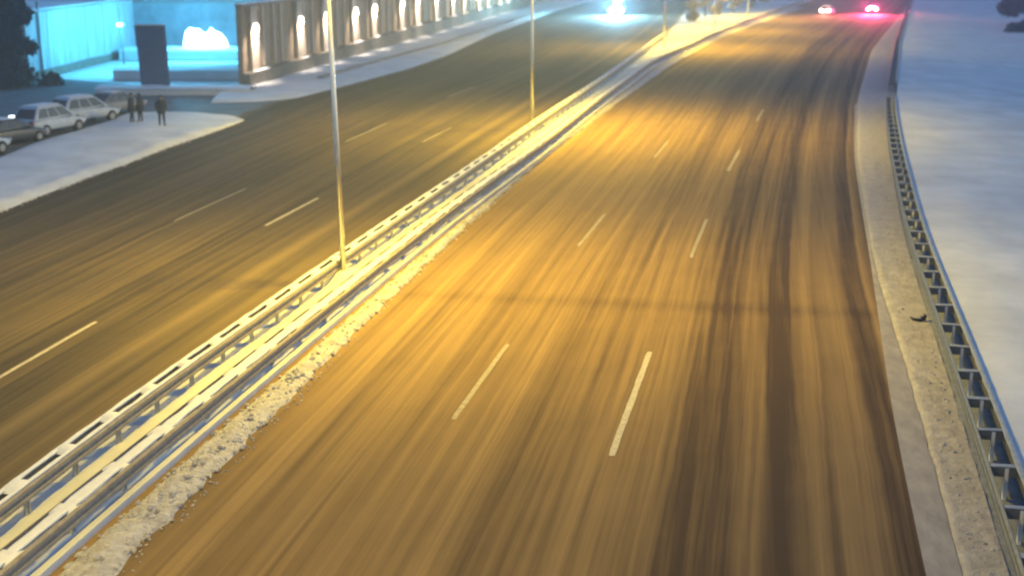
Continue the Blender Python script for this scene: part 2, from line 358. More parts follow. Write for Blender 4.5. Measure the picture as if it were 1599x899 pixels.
# ================================================================ guard rails
def path_pts(f, y0, y1, step):
    ys = np.arange(y0, y1, .1); xs = f(ys); d = np.concatenate([[0], np.cumsum(np.hypot(np.diff(xs), np.diff(ys)))])
    t = np.arange(0, d[-1], step); X = np.interp(t, d, xs); Y = np.interp(t, d, ys)
    P = [Vector((a, b, 0)) for a, b in zip(X, Y)]; T = []
    for i in range(len(P)): T.append((P[min(i + 1, len(P) - 1)] - P[max(i - 1, 0)]).normalized())
    return P, T
WB_PROF = [(0, -.155), (.05, -.12), (.05, -.06), (0, -.03), (0, .03), (.05, .06), (.05, .12), (0, .155), (-.012, .155), (-.012, .03), (-.012, -.03), (-.012, -.155)]
def sweep(P, T, prof, closed=True):
    V = []; k = len(prof)
    for p, t in zip(P, T):
        n = Vector((t.y, -t.x, 0))
        for a, z in prof: V.append(p + n * a + Vector((0, 0, z)))
    rng_ = range(k if closed else k - 1)
    return V, [(i * k + j, i * k + (j + 1) % k, (i + 1) * k + (j + 1) % k, (i + 1) * k + j) for i in range(len(P) - 1) for j in rng_] + ([tuple(range(k)), tuple((len(P) - 1) * k + j for j in range(k - 1, -1, -1))] if closed else [])
def guardrail(f, y0, y1, front, back, top, step, label, cap_front, cap_back, group, post_side=None, mat=steel, phase=0, spacer_cap=.05, lump_len=.26, capmat=None, post_mat=None, smat=None):
    """double-sided rail; f is the path, front/back the beam offsets to the right (+) or left (-) of it"""
    capmat = capmat or snow_cap
    P, T = path_pts(f, y0 + phase, y1, step); g = empty('guard_rail', (P[0].x, P[0].y, 0)); tag(g, label, 'guard rail', group)
    o0 = P[0].copy(); P = [p - o0 for p in P]; P2, T2 = path_pts(f, y0 + phase, y1, .5); P2 = [p - o0 for p in P2]
    def W(V): return V
    zc = top - .155
    mesh_obj('rail_beam', *sweep(P2, T2, [(front + a, zc + z) for a, z in WB_PROF]), mat, g)
    mesh_obj('rail_beam', *sweep(P2, T2, [(back - a, zc + z) for a, z in WB_PROF]), mat, g)
    def cap(off_, w, h, seed):
        V = []; Fc = []; k = 6
        for p, t in zip(P2, T2):
            n = Vector((t.y, -t.x, 0)); hh = h * (.75 + .5 * fbm(p.x + seed, p.y, 1.7)); ww = w * (.9 + .25 * fbm(p.x, p.y + seed, 2.1))
            for q in range(k):
                a = q / (k - 1); V.append(p + n * (off_ + (a - .5) * ww) + Vector((0, 0, top + .004 + max(.004, hh) * max(0, math.sin(math.pi * a)) ** .3)))
        for i in range(len(P2) - 1):
            for q in range(k - 1): Fc.append((i * k + q, i * k + q + 1, (i + 1) * k + q + 1, (i + 1) * k + q))
            Fc.append((i * k + k - 1, i * k, (i + 1) * k, (i + 1) * k + k - 1))
        mesh_obj('snow_cap', V, Fc, capmat, g, True)
    if cap_front: cap(front + cap_front[2], cap_front[0], cap_front[1], 3)
    if cap_back: cap(back + cap_back[2], cap_back[0], cap_back[1], 9)
    mid = (front + back) / 2; wd = abs(front - back)
    ps = mid if post_side is None else post_side
    proto = MB()                                                    # C-section post
    proto.box((0, 0, top / 2 - .05), (.008, .12, top)); proto.box((.035, .058, top / 2 - .05), (.06, .008, top)); proto.box((.035, -.058, top / 2 - .05), (.06, .008, top))
    sp = MB(); sp.box((0, 0, top - .13), (wd - .02, .10, .20)); 
    sc = MB(); nx_, ny_ = 7, 5; vs = []
    for i in range(nx_):
        for j in range(ny_):
            a, b = i / (nx_ - 1) * 2 - 1, j / (ny_ - 1) * 2 - 1; vs.append((a * wd * .5, b * lump_len, (top - .02) + spacer_cap * 1.9 * max(0, (1 - a ** 4) * (1 - b * b)) ** .5))
    sc.add(vs, [(i * ny_ + j, (i + 1) * ny_ + j, (i + 1) * ny_ + j + 1, i * ny_ + j + 1) for i in range(nx_ - 1) for j in range(ny_ - 1)])
    po = spo = sco = None; rest = MB()
    for i, (p, t) in enumerate(zip(P, T)):
        n = Vector((t.y, -t.x, 0)); rz = math.atan2(n.y, n.x)
        if i >= 98:
            rest.box(p + n * ps + Vector((0, 0, top / 2)), (.07, .12, top), rz); rest.box(p + n * mid + Vector((0, 0, top - .13)), (wd, .12, .2), rz); continue
        if po is None:
            po = proto.build('post', post_mat or mat, g); spo = sp.build('spacer', smat or mat, g); sco = sc.build('snow_lump', capmat, g, smooth=True) if spacer_cap else None
            a, b, c = po, spo, sco
        else:
            a, b, c = po.copy(), spo.copy(), sco.copy() if sco else None
            for q in (a, b, c):
                if q: C.objects.link(q); q.parent = g
        a.location = p + n * ps; a.rotation_euler = (0, 0, rz); b.location = p + n * mid; b.rotation_euler = (0, 0, rz)
        if c: c.location = p + n * mid; c.rotation_euler = (0, 0, rz + random.uniform(-.1, .1)); c.scale = (1, random.uniform(.8, 1.3), 1)
    if rest.v: rest.build('far_posts', mat, g, kind='stuff')
    return g
yph = at(45, 790)[1]
guardrail(medL, yph - 10, 158, .35, .0, .75, 1.87, 'snow topped double steel guard rail along the left edge of the median', (.13, .04, -.045), (.15, .05, .045), None, mat=steel_br, post_side=.31, spacer_cap=.05, post_mat=postm)
guardrail(medR, 8, 262, .0, -.42, .62, 2.0, 'brown double guard rail on the kerb between median and the streaked carriageway', (.33, .035, -.19), None, None, post_side=-.12, post_mat=postm, mat=steel_br, spacer_cap=.03)
guardrail(barR, 8, gap0 - .5, .62, .06, .75, 2.0, 'dark double guard rail beside the right shoulder, long near section', (.14, .02, -.01), None, None, mat=steel_dk, spacer_cap=.012, post_side=.36, post_mat=snow_cap, smat=steel_dk, lump_len=.07, capmat=frost_thin)
guardrail(barR, gap1 + .5, 235, .62, .06, .75, 2.0, 'dark double guard rail beyond the gap in the right shoulder, far section', (.14, .02, -.01), None, None, mat=steel_dk, spacer_cap=.012, post_side=.36, smat=steel_dk, lump_len=.07, capmat=frost_thin)

# ================================================================ street lamps
def lamp_light(name, loc, energy, col, size=160, blend=.9, radius=.25, rot=(0, 0, 0)):
    l = bpy.data.lights.new(name, 'SPOT'); l.energy = energy; l.color = col; l.spot_size = R(size); l.spot_blend = blend; l.shadow_soft_size = radius
    o = bpy.data.objects.new(name, l); C.objects.link(o); o.location = loc; o.rotation_euler = rot; return o
def street_lamp(x, y, label, energy, H=13.2):
    g = empty('street_lamp', (x, y, .1)); tag(g, label, 'street lamp', 'street lamps standing along the median')
    m = MB(); m.tube([(0, 0, 0), (0, 0, H * .3), (0, 0, H)], [.10, .085, .055], 14); m.build('pole', polem, g, True)
    m = MB(); m.tube([(0, 0, -.1), (0, 0, .12)], .19, 12); m.build('base_flange', polem, g)
    ang = math.atan2(1, .25)
    for s in (1, -1):
        m = MB(); m.tube([(0, 0, H - .3), (.5 * s, 0, H + .15), (1.5 * s, 0, H + .35)], .04, 8); m.build('arm', polem, g, True)
        m = MB(); m.box((1.85 * s, 0, H + .34), (.75, .3, .14), taper=.7); hd = m.build('lamp_head', polem, g, bevel=.03)
        m = MB(); m.box((1.9 * s, 0, H + .255), (.5, .22, .03)); m.build('lens', lens_sod, hd)
        lamp_light('sodium_light', (x + 1.9 * s, y, H + .3), energy * (.84 if s > 0 else .22), SODIUM, 166 if s > 0 else 150, .85 if s > 0 else 1, .5)
    return g
p0 = at(538, 444); p1 = at(831, 204)
street_lamp(p0[0], p0[1], 'tallest looking pale lamp pole, standing in the yellow snow nearest the camera', LAMP_W).rotation_euler = (0, R(-1.3), 0)
street_lamp(p1[0], p1[1], 'second pale lamp pole, on the snow strip further along the median', LAMP_W * 1.5)
street_lamp(*at(1037, 76), 'thin far lamp pole where the median begins to bend', LAMP_W * 1.35)
street_lamp(*at(1116, 50), 'faint far lamp pole in front of the frosted bushes', LAMP_W)
street_lamp(*at(1168, 31), 'faintest lamp pole, furthest along the bend of the median', LAMP_W)
street_lamp(float(medL(7)) + 1.2, 7.0, 'lamp pole just outside the lower left of the view', LAMP_W * .55)

# ================================================================ long wall with lit pilasters
wl = empty('boundary_wall', WA, math.atan2(WD.y, WD.x)); tag(wl, 'long tan wall with lit pilasters and a stone plinth beyond the left carriageway', 'wall')
# local frame: +x runs along the wall, -y faces the road
LEN = 215
m = MB(); m.box((LEN / 2, .2, 3.15), (LEN, .4, 5.9)); m.build('wall_panel', wallm, wl)
m = MB(); m.box((LEN / 2, .17, 6.16), (LEN + .3, .62, .12)); m.build('coping', concrete, wl)
m = MB(); m.box((LEN / 2, .16, 6.27), (LEN + .3, .56, .09)); m.build('snow_cap', snow_cap, wl, bevel=.04)
def sstep(x): return 1.15 + .5 * min(1, x / 60)
V = []; Fc = []; k = 0; xs = np.linspace(-.3, LEN + .3, 90)
for x in xs: h = sstep(max(x, 0)); V += [(x, -.62, -.1), (x, -.60, h), (x, .0, h + .05), (x, 0.0, -.1)]
Fc = [(4 * i + a, 4 * i + b, 4 * i + 4 + b, 4 * i + 4 + a) for i in range(89) for a, b in ((0, 1), (1, 2))] + [(0, 1, 2, 3), (356, 357, 358, 359)]
mesh_obj('plinth', V, Fc, plinthm, wl)
pil = [2.0, 13.1, 20.5, 30.1, 37.3, 49.1, 56.7, 67.1, 77.4, 85, 96, 103.5, 114, 121.5, 132, 139.5, 150, 157.5, 168, 175.5, 186, 193.5]
pp = rp = lp = gp = None
for i, s in enumerate(pil):
    if pp is None:
        m = MB(); m.box((0, -.155, 3.55), (1.5, .30, 5.0)); m.box((0, -.20, 5.9), (1.7, .38, .25)); pp = a = m.build('pilaster', wallrib, wl)
        m = MB(); m.box((0, 0, .03), (1.0, .32, .10)); m.box((.2, .02, .1), (.35, .2, .12), taper=.4); sn = b = m.build('snow_lump', snow_cap, wl, bevel=.03)
        m = MB(); m.box((0, -.37, 4.62), (.22, .12, .1)); m.box((0, -.315, 4.7), (.12, .02, .5)); lp = c = m.build('wall_lamp', steel_dk, wl)
        m = MB(); m.box((0, -.40, 4.42), (.52, .22, .66)); gp = m.build('lamp_glass', lens_wall, lp, bevel=.05)
    else:
        a, b, c = pp.copy(), sn.copy(), lp.copy(); d = gp.copy()
        for q in (a, b, c): C.objects.link(q); q.parent = wl
        C.objects.link(d); d.parent = c
    a.location = (s, 0, 0); c.location = (s, 0, 0); b.location = (s + random.uniform(.5, 1.2), -.4, sstep(s)); b.scale = (random.uniform(1.2, 3.4), 1, random.uniform(.7, 1.4))
    if i < 14:
        q = WA + WD * s + WN * .85
        lamp_light('wall_light', (q.x, q.y, 4.6), 560 if i % 3 else 700, (1, .84, .68), 112, 1, .1, (R(34), 0, math.atan2(WD.y, WD.x)))
# thin ribs and recesses between the pilasters
rb = None
for i in range(78):
    s = 4.2 + i * 2.6 + random.uniform(-.6, .6)
    if min(abs(s - q) for q in pil) < 1.3: continue
    if rb is None: m = MB(); m.box((0, -.06, 3.7), (.35, .12, 4.6)); rb = a = m.build('rib', wallrib, wl)
    else: a = rb.copy(); C.objects.link(a); a.parent = wl
    a.location = (s, 0, 0)

# ================================================================ dark slab, terraces, buildings on the left
px0 = at(222, 145); px1 = at(262, 146)
g = empty('advertising_pylon', ((px0[0] + px1[0]) / 2, px0[1], 0)); tag(g, 'tall dark blank slab standing between the people and the cyan lit terraces', 'pylon')
w = px1[0] - px0[0]
M = Matrix(((1, 0, -.035), (0, 1, 0), (0, 0, 1)))
m = MB(); m.box((-.06, .2, 2.45), (w * 1.02, .45, 4.5), taper=1.05, M=M); m.build('panel', darkbox, g, bevel=.05)
m = MB(); m.box((-.14, .2, 4.78), (w * 1.1, .55, .12)); m.build('top_frame', steel_dk, g)
m = MB(); m.box((0, .2, .1), (w * 1.05, .8, .3)); m.build('base', concrete, g)
m = MB(); m.box((-.14, .2, 4.89), (w * 1.05, .5, .09)); m.build('snow_cap', snow_cap, g, bevel=.03)
for v, xl, xr, h, lab in ((149, 150, 392, .45, 'low snow topped terrace edge nearest the side road, behind the dark slab'), (124, 178, 392, .75, 'middle snow topped terrace edge behind the dark slab'), (94, 188, 398, .9, 'upper snow topped terrace edge under the glowing display')):
    a = at(xl, v); b = at(xr, v); g = empty('terrace_wall', ((a[0] + b[0]) / 2, a[1], 0)); tag(g, lab, 'retaining wall', 'terrace edges before the far building')
    L = b[0] - a[0]; m = MB(); m.box((0, 0, h / 2 - .05), (L, .35, h)); m.build('edge_wall', snow, g)
    V = []; Fc = []; nx_, ny_ = 40, 8; D = 2.6 if v > 140 else 5
    for i in range(nx_ + 1):
        for j in range(ny_ + 1):
            x = (i / nx_ - .5) * L; y = j / ny_ * D - .25; V.append((x, y, (h + .05 + .10 * (1 - abs(2 * j / ny_ - 1)) + .06 * fbm(x, y + v, .7)) * (1 if 0 < j < ny_ else .85)))
    k = ny_ + 1; Fc = [(i * k + j, (i + 1) * k + j, (i + 1) * k + j + 1, i * k + j + 1) for i in range(nx_) for j in range(ny_)]
    mesh_obj('snow_cover', V, Fc, snow_cap, g, True)
    m = MB(); m.box((0, D / 2 - .2, h / 2 - .1), (L, D - .3, h)); m.build('fill', concrete, g)
# building behind with the lit display
fy = at(288, 88)[1] + 6
g = empty('terrace_building', (-33, fy + 2, 0)); tag(g, 'dim far building behind the terraces, washed by cyan light', 'building')
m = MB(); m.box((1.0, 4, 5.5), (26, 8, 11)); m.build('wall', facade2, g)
m = MB(); m.box((1.0, 4, 11.1), (26.6, 8.6, .3)); m.build('roof', concrete, g)
m = MB(); m.box((1.0, -.25, 4.9), (24, .5, .25)); m.build('string_course', concrete, g)
# glowing display board
dd = 6.0; by = at(320, 90)[1] - 1
out = [(286, 89), (287, 66), (290, 50), (296, 44), (304, 46), (311, 46), (317, 52), (324, 52), (329, 44), (335, 49), (345, 53), (353, 62), (357, 74), (356, 88), (340, 90), (310, 88)]
sc_ = by / F * 1.0
def lift(u, v, y):
    a = (u - 800) / F; b = (v - 450) / F; t = y / (math.cos(PITCH) - b * math.sin(PITCH)); return (a * t, CAMH + t * (-math.sin(PITCH) - b * math.cos(PITCH)))
poly = [lift(u, v, by) for u, v in out]; cx = sum(p[0] for p in poly) / len(poly)
g = empty('lit_display', (cx, by, .8)); tag(g, 'glowing white display of ragged outline above the terraces, source of cyan light', 'display')
m = MB(); m.prism([(x - cx, z - .8) for x, z in poly], 0, .25); m.build('glowing_face', lens_cyan, g)
zb = min(z for _, z in poly)
m = MB(); m.box((0, .32, (zb - .8) + .6), (3.6, .1, 1.6)); 
for s in (-1.5, 1.5): m.box((s, .35, (zb - .8) / 2 + .1), (.15, .15, max(.4, zb - .6)))
m.build('support_frame', steel_dk, g)
CY = (.07, .62, 1.0)
def point(name, loc, e, col, r=.6):
    l = bpy.data.lights.new(name, 'POINT'); l.energy = e; l.color = col; l.shadow_soft_size = r; o = bpy.data.objects.new(name, l); C.objects.link(o); o.location = loc; return o
point('display_fill', (cx, by - 2.0, 4.2), 1700, CY, 1.0)
point('display_fill', (cx - 1, by - 13, 6.5), 1150, CY, 1.0)  # added unseen lights spread the display's cyan over terraces and snow
# floodlight added on the pylon's left to brighten the pale building
fl = at(195, 112)
g = empty('added_flood', (fl[0], fl[1], .6)); tag(g, 'small added flood light on a short post left of the dark slab', 'flood light')
m = MB(); m.tube([(0, 0, -.6), (0, 0, 3.2)], .06, 8); m.build('post', steel_dk, g, True)
m = MB(); m.box((0, 0, 3.35), (.7, .3, .35)); h_ = m.build('housing', steel_dk, g, bevel=.03); m = MB(); m.box((-.1, -.16, 3.35), (.45, .03, .28)); m.build('lens', lens_cyan, h_)
point('added_flood_glow', (fl[0] - .3, fl[1] - 1.2, 4.0), 380, CY, .5)

# pale building on the left, receding to the right
A_ = Vector((*at(47, 127), 0)); B_ = Vector((*at(213, 84), 0)); d_ = (B_ - A_); LL = d_.length
g = empty('pale_building', A_, math.atan2(d_.y, d_.x)); tag(g, 'pale windowless building wall lit cyan at the upper left', 'building')
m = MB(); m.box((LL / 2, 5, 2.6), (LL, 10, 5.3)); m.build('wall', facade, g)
m = MB(); m.box((LL / 2, 5, 5.33), (LL + .5, 10.5, .16)); rf = m.build('roof', concrete, g); m = MB(); m.box((LL / 2, 5, 5.47), (LL + .4, 10.3, .12)); m.build('snow_cover', snow_cap, rf, bevel=.05)
m = MB(); m.tube([(2.6, -.12, .1), (2.6, -.12, 6.1)], .09, 8); m.build('downpipe', concrete, g, True)
for i in range(1, 6):
    m = MB(); m.box((i * LL / 6, -.01, 2.6), (.10, .03, 5.2)); m.build('band', concrete, g)
m = MB(); m.box((LL / 2, -.06, .25), (LL, .12, .7)); m.build('plinth', plinthm, g)

# ================================================================ trees and bushes
def crown_mesh(n, clumps, size, rngx, flat=.5):
    cl = np.array([c[:3] for c in clumps]); rad = np.array([c[3] for c in clumps])
    w = rad ** 2; idx = rngx.choice(len(clumps), n, p=w / w.sum())
    d = rngx.normal(size=(n, 3)); d /= np.linalg.norm(d, axis=1)[:, None]
    r = rad[idx] * (rngx.uniform(.25, 1.12, n) ** .6)
    c = cl[idx] + d * r[:, None] * np.array([1, 1, .8])
    a = rngx.normal(size=(n, 3)); a /= np.linalg.norm(a, axis=1)[:, None]; b = np.cross(a, rngx.normal(size=(n, 3))); b /= np.linalg.norm(b, axis=1)[:, None]
    s = size * rngx.uniform(.6, 1.4, n)[:, None]
    V = np.stack([c - a * s, c + b * s * flat, c + a * s, c - b * s * flat], 1).reshape(-1, 3)
    return V.tolist(), [(4 * i, 4 * i + 1, 4 * i + 2, 4 * i + 3) for i in range(n)]
def tree(name, loc, h, spread, leafm, label, cat, group, n=2600, seed=1, leaf=.22, low=.25, frost=0):
    rr = np.random.default_rng(seed); g = empty(name, loc); tag(g, label, cat, group)
    m = MB(); m.tube([(0, 0, -.2), (.05, 0, h * .3), (0, .1, h * .75)], [h * .025 + .02, h * .018 + .015, .02], 8)
    cl = []
    for k in range(12 if h > 3 else 9):
        a = rr.uniform(0, 6.28); q = rr.uniform(.15, 1); z = h * (low + (1 - low) * rr.uniform(0, .95)); rad = spread * q * (1.15 - .75 * (z / h)) 
        e = (math.cos(a) * rad, math.sin(a) * rad, z); m.tube([(0, 0, z * .45), (e[0] * .6, e[1] * .6, z * .8), e], [.05 + h * .006, .03, .012], 5, cap=False)
        cl.append((*e, spread * rr.uniform(.28, .5)))
    m.build('trunk', bark, g, True)
    V, Fc = crown_mesh(n, cl, leaf, rr); mesh_obj('crown', V, Fc, leafm, g)
    if frost: V, Fc = crown_mesh(int(n * frost), [(c[0], c[1], c[2] + c[3] * .35, c[3] * .85) for c in cl], leaf, rr); mesh_obj('snow_cover', V, Fc, frost_m, g)
    return g
for i, (u, v, h, lab) in enumerate([(1083, 36, 3.4, 'leftmost frosted bush on the far median, nearest the oncoming headlights'), (1101, 30, 4.0, 'frosted brown bush beside the second one on the far median'), (1124, 27, 4.2, 'tallest frosted bush behind the thin lamp pole'), (1146, 22, 3.8, 'frosted bush left of the faintest lamp pole'),
                                   (1172, 14, 3.4, 'frosted bush right of the faintest lamp pole'), (1196, 6, 3.2, 'small frosted bush near the top of the median')]):
    x, y = at(u, v); tree('bush', (x, y, .1), h, 1.7, twig_m, lab, 'bush', 'frosted bushes on the far median', 1700, 20 + i, .16, .12, .35)
for i, (u, v, lab) in enumerate([(1066, 4, 'snow laden young tree at the far tip of the median snow'), (1150, -6, 'snow laden young tree behind the frosted bushes'), (1215, -12, 'snow laden young tree furthest right behind the median')]):
    x, y = at(u, v); tree('young_tree', (x, y, .1), 6, 2.2, twig_m, lab, 'tree', 'young trees beyond the median', 2200, 40 + i, .2, .25, .5)
for i, (u, v, lab) in enumerate([(244, 66, 'bare frosted tree behind the dark slab, lit cyan'), (376, 62, 'bare frosted tree between the glowing display and the end of the tan wall')]):
    x, y = at(u, v); tree('bare_tree', (x, y, 0), 9, 3.0, twig_m, lab, 'tree', 'bare trees by the far building', 1500, 50 + i, .16, .3, .3)
for i, (u, v, h, lab) in enumerate([(-8, 134, 8.5, 'dark evergreen tree at the left edge beside the pale building'), (20, 132, 8.0, 'dark evergreen tree touching the corner of the pale building'), (-50, 136, 9, 'dark evergreen tree mostly outside the left edge'), (90, 30, 13, 'dark evergreen tree rising behind the roof of the pale building'), (170, 20, 14, 'dark evergreen tree between the pale building and the lit terraces')]):
    x, y = at(u, v); tree('evergreen_tree', (x, y, 0), h, 2.0 if i == 1 else 3.0, leaf_dark, lab, 'tree', 'dark trees at the upper left', 5200, 60 + i, .34, .34)
x, y = at(1597, 44); tree('evergreen_tree', (x + 1.2, y, 0), 8.0, 3.6, leaf_dark, 'dark tree cut by the top right corner of the view', 'tree', None, 7000, 90, .36, .30)
x, y = at(1592, 52); tree('hedge', (x + 1.0, y - 1, 0), .8, 2.6, leaf_dark, 'low dark leaf clump for the shade under the tree in the top right corner', 'hedge', None, 2600, 91, .25, .1)  # dark leaves put in for the shadow at the tree's foot
x, y = at(30, 135); tree('hedge', (x - 1, y, 0), 1.1, 3.6, leaf_dark, 'low dark hedge behind the parked cars at the left edge', 'hedge', None, 3600, 92, .25, .1)

# ================================================================ cars
def car(name, body_mat, suv, label, group, loc, head, lamps=None, tails=None, wheels=True):
    """+x is forward; built with a lofted body, glasshouse, windows, wheels and lamps"""
    g = empty(name, (loc[0], loc[1], loc[2] if len(loc) > 2 else 0), head); tag(g, label, 'car', group)
    L = 4.5; Wd = .90; H = 1.72 if suv else 1.45; belt = .98 if suv else .90; z0 = .30 if suv else .22
    # body sections along x : (x, half width, bottom, top)
    sec = [(-2.25, .72, z0 + .22, belt - .12), (-2.18, .82, z0 + .06, belt - .02), (-1.8, .88, z0, belt + .02), (-1.0, .90, z0, belt + .02), (0, .90, z0, belt), (.9, .90, z0, belt - .02), (1.5, .88, z0, belt - .10), (2.05, .82, z0 + .03, belt - .20), (2.2, .74, z0 + .12, belt - .32), (2.26, .62, z0 + .22, belt - .42)]
    V = []; k = 10
    for x, hw, b, t in sec:
        mid = b + (t - b) * .55
        for yy, zz in ((-.72, b), (-.98, b + .08), (-1, mid), (-.95, t - .05), (-.82, t), (.82, t), (.95, t - .05), (1, mid), (.98, b + .08), (.72, b)): V.append((x, yy * hw, zz))
    Fc = [(i * k + j, (i + 1) * k + j, (i + 1) * k + (j + 1) % k, i * k + (j + 1) % k) for i in range(len(sec) - 1) for j in range(k)] + [tuple(range(k)), tuple((len(sec) - 1) * k + j for j in range(k - 1, -1, -1))]
    o = mesh_obj('body', V, Fc, body_mat, g, True)
    bm = bmesh.new(); bm.from_mesh(o.data); bmesh.ops.recalc_face_normals(bm, faces=bm.faces); bm.to_mesh(o.data); bm.free()
    b_ = o.modifiers.new('round', 'SUBSURF'); b_.levels = 1; b_.render_levels = 2
    # glasshouse
    xr, xr2, xf2, xf = (-2.18, -1.62, .30, 1.32) if suv else (-1.95, -.95, .15, 1.25)
    lo, hi = .83, .64; b = belt - .03
    V = [(xr, -lo, b), (xr, lo, b), (xf, lo, b), (xf, -lo, b), (xr2, -hi, H - .04), (xr2, hi, H - .04), (xf2, hi, H - .04), (xf2, -hi, H - .04)]
    m = MB(); m.add(V, [(3, 2, 1, 0), (4, 5, 6, 7), (0, 1, 5, 4), (1, 2, 6, 5), (2, 3, 7, 6), (3, 0, 4, 7)]); rf_ = m.build('roof', body_mat, g, bevel=.10); rf_.modifiers['bevel'].segments = 4
    def quad_on(a, b_, c, d, u0, u1, v0, v1, outw, nm='window', mt=glass_dk):
        a, b_, c, d = map(Vector, (a, b_, c, d))
        def P(u, v): return (a.lerp(b_, u)).lerp(d.lerp(c, u), v)
        n = (b_ - a).cross(d - a).normalized()
        if n.dot(Vector(outw)) < 0: n = -n
        q = [P(u0, v0), P(u1, v0), P(u1, v1), P(u0, v1)]; mm = MB()
        mm.add([p + n * .012 for p in q] + [p - n * .02 for p in q], [(0, 1, 2, 3), (7, 6, 5, 4), (0, 4, 5, 1), (1, 5, 6, 2), (2, 6, 7, 3), (3, 7, 4, 0)])
        return mm.build(nm, mt, g)
    for s in (-1, 1):
        A = (xr, s * lo, b); B = (xf, s * lo, b); Cc = (xf2, s * hi, H - .04); D = (xr2, s * hi, H - .04)
        for u0, u1 in ((.07, .33), (.36, .62), (.65, .93)): quad_on(A, B, Cc, D, u0, u1, .16, .86, (0, s, 0))
        m = MB(); m.box((.72 if suv else .62, s * .98, belt + .05), (.12, .18, .13)); m.build('mirror', body_mat, g, bevel=.02)
    quad_on((xf, -lo, b), (xf, lo, b), (xf2, hi, H - .04), (xf2, -hi, H - .04), .06, .94, .1, .9, (1, 0, .3), 'windscreen')
    quad_on((xr, -lo, b), (xr, lo, b), (xr2, hi, H - .04), (xr2, -hi, H - .04), .08, .92, .15, .85, (-1, 0, .3), 'rear_window')
    wr = .35 if suv else .32
    for x in (-1.35, 1.40):
        for s in (-1, 1):
            m = MB(); m.tube([(x, s * .68, wr), (x, s * .72, wr), (x, s * .90, wr), (x, s * .925, wr)], [wr - .04, wr, wr, wr - .03], 22); ty = m.build('wheel', rubber, g)
            m = MB(); m.tube([(x, s * .90, wr), (x, s * .935, wr)], [wr * .62, wr * .55], 14); m.build('rim', rimm, ty)
    for s in (-1, 1):
        m = MB(); m.box((2.19, s * .60, belt - .30), (.14, .30, .15)); m.build('headlight', lamps or lens_off, g, bevel=.03)
        m = MB(); m.box((-2.24, s * .62, belt - .12), (.10, .24, .22)); m.build('tail_light', tails or tail_off, g, bevel=.02)
    m = MB(); m.box((2.26, 0, z0 + .28), (.06, 1.0, .18)); m.build('grille', rubber, g)
    m = MB(); m.box((-2.25, 0, z0 + .10), (.10, 1.50, .18)); m.build('bumper', rubber, g, bevel=.03)
    m = MB(); m.box((-2.265, 0, z0 + .36), (.02, .5, .11)); m.build('number_plate', plate_m, g)
    if body_mat is not paint_dark or True:
        m = MB(); m.box(((xr2 + xf2) / 2, 0, H - .005), (xf2 - xr2 - .2, hi * 1.75, .05)); m.build('roof_snow', snow_cap, g, bevel=.02)
    return g
ph = 'cars parked beside the snow bank'
hd = math.pi / 2 - R(24)
pc = car('parked_car', paint_dark, False, 'dark car at the left edge, nearest of the parked row, with one small bright spot', ph, at(14, 226), hd, None, None)
m = MB(); m.box((.1, -.3, 1.50), (.30, .16, .12)); m.build('bright_glint', lens_cyan, pc, bevel=.03)  # added glowing box stands in for a glint off the car
car('parked_car', paint_white, True, 'bluish white tall car second in the parked row, behind the dark one', ph, at(80, 209), hd + .05)
car('parked_car', paint_white, True, 'white estate car with dark side windows, third in the parked row', ph, at(133, 193), hd - .1)
car('parked_car', paint_grey, False, 'dark grey car with bright rear lamps, last in the parked row', ph, at(181, 178), hd, None, emit_mat('dim_white_lamp', (.8, .95, 1), 3))
car('parked_car', paint_dark, True, 'dark car parked before the corner of the pale building', None, at(38, 118), hd + .8)
car('parked_car', paint_white, True, 'white car cut off by the left edge before the dark one', ph, at(-48, 246), hd)
# moving traffic
x, y = at(965, 24)
onc = car('oncoming_car', paint_dark, True, 'oncoming vehicle with dazzling bluish white headlights on the left carriageway', None, (x, y), math.atan2(-1, -.16), lens_white)
for s in (-.62, .62):
    m = MB(); m.box((2.24, s * .9, .56), (.10, .36, .24)); m.build('fog_lamp', lens_white, onc, bevel=.04)
onc.scale = (1.3, 1.3, 1.3)
d0 = Vector((-.16, -1, 0)).normalized()
for s in (-1, 1):
    lamp_light('headlamp_beam', (x + d0.x * 2.6 + s * .7, y + d0.y * 2.6, .9), 60000, (.35, .75, 1.0), 110, 1, .2, (R(74), 0, math.atan2(d0.y, d0.x) - math.pi / 2 + s * .35))
point('headlamp_spill', (x + d0.x * 3.4, y + d0.y * 3.4, 2.2), 9000, (.2, .70, 1), .5)
x, y = at(1365, 22)
hr = math.atan2(1, .42)
rc = car('leading_car', paint_dark, False, 'car driving away with bright red tail lights near the top of the road', None, (x, y), hr, None, lens_red)
m = MB(); m.box((-1.80, 0, 1.02), (.12, .9, .12)); m.build('brake_light', lens_red, rc)
for s_ in (-.6, .6): lamp_light('tail_glow', (x - 1.0 + s_, y - 2.6 + s_ * -.4, 1.5), 11000, (1, .05, .16), 120, 1, .2, (R(62), 0, math.pi - .35 + s_ * .3))
x, y = at(1292, 24)
car('leading_car', paint_white, False, 'pale car with pinkish rear lamps in the lane left of the red lights', None, (x, y), hr, None, lens_amber)
point('tail_glow', (x - 1.2, y - 3, 1.0), 330, (1, .45, .35), .4)

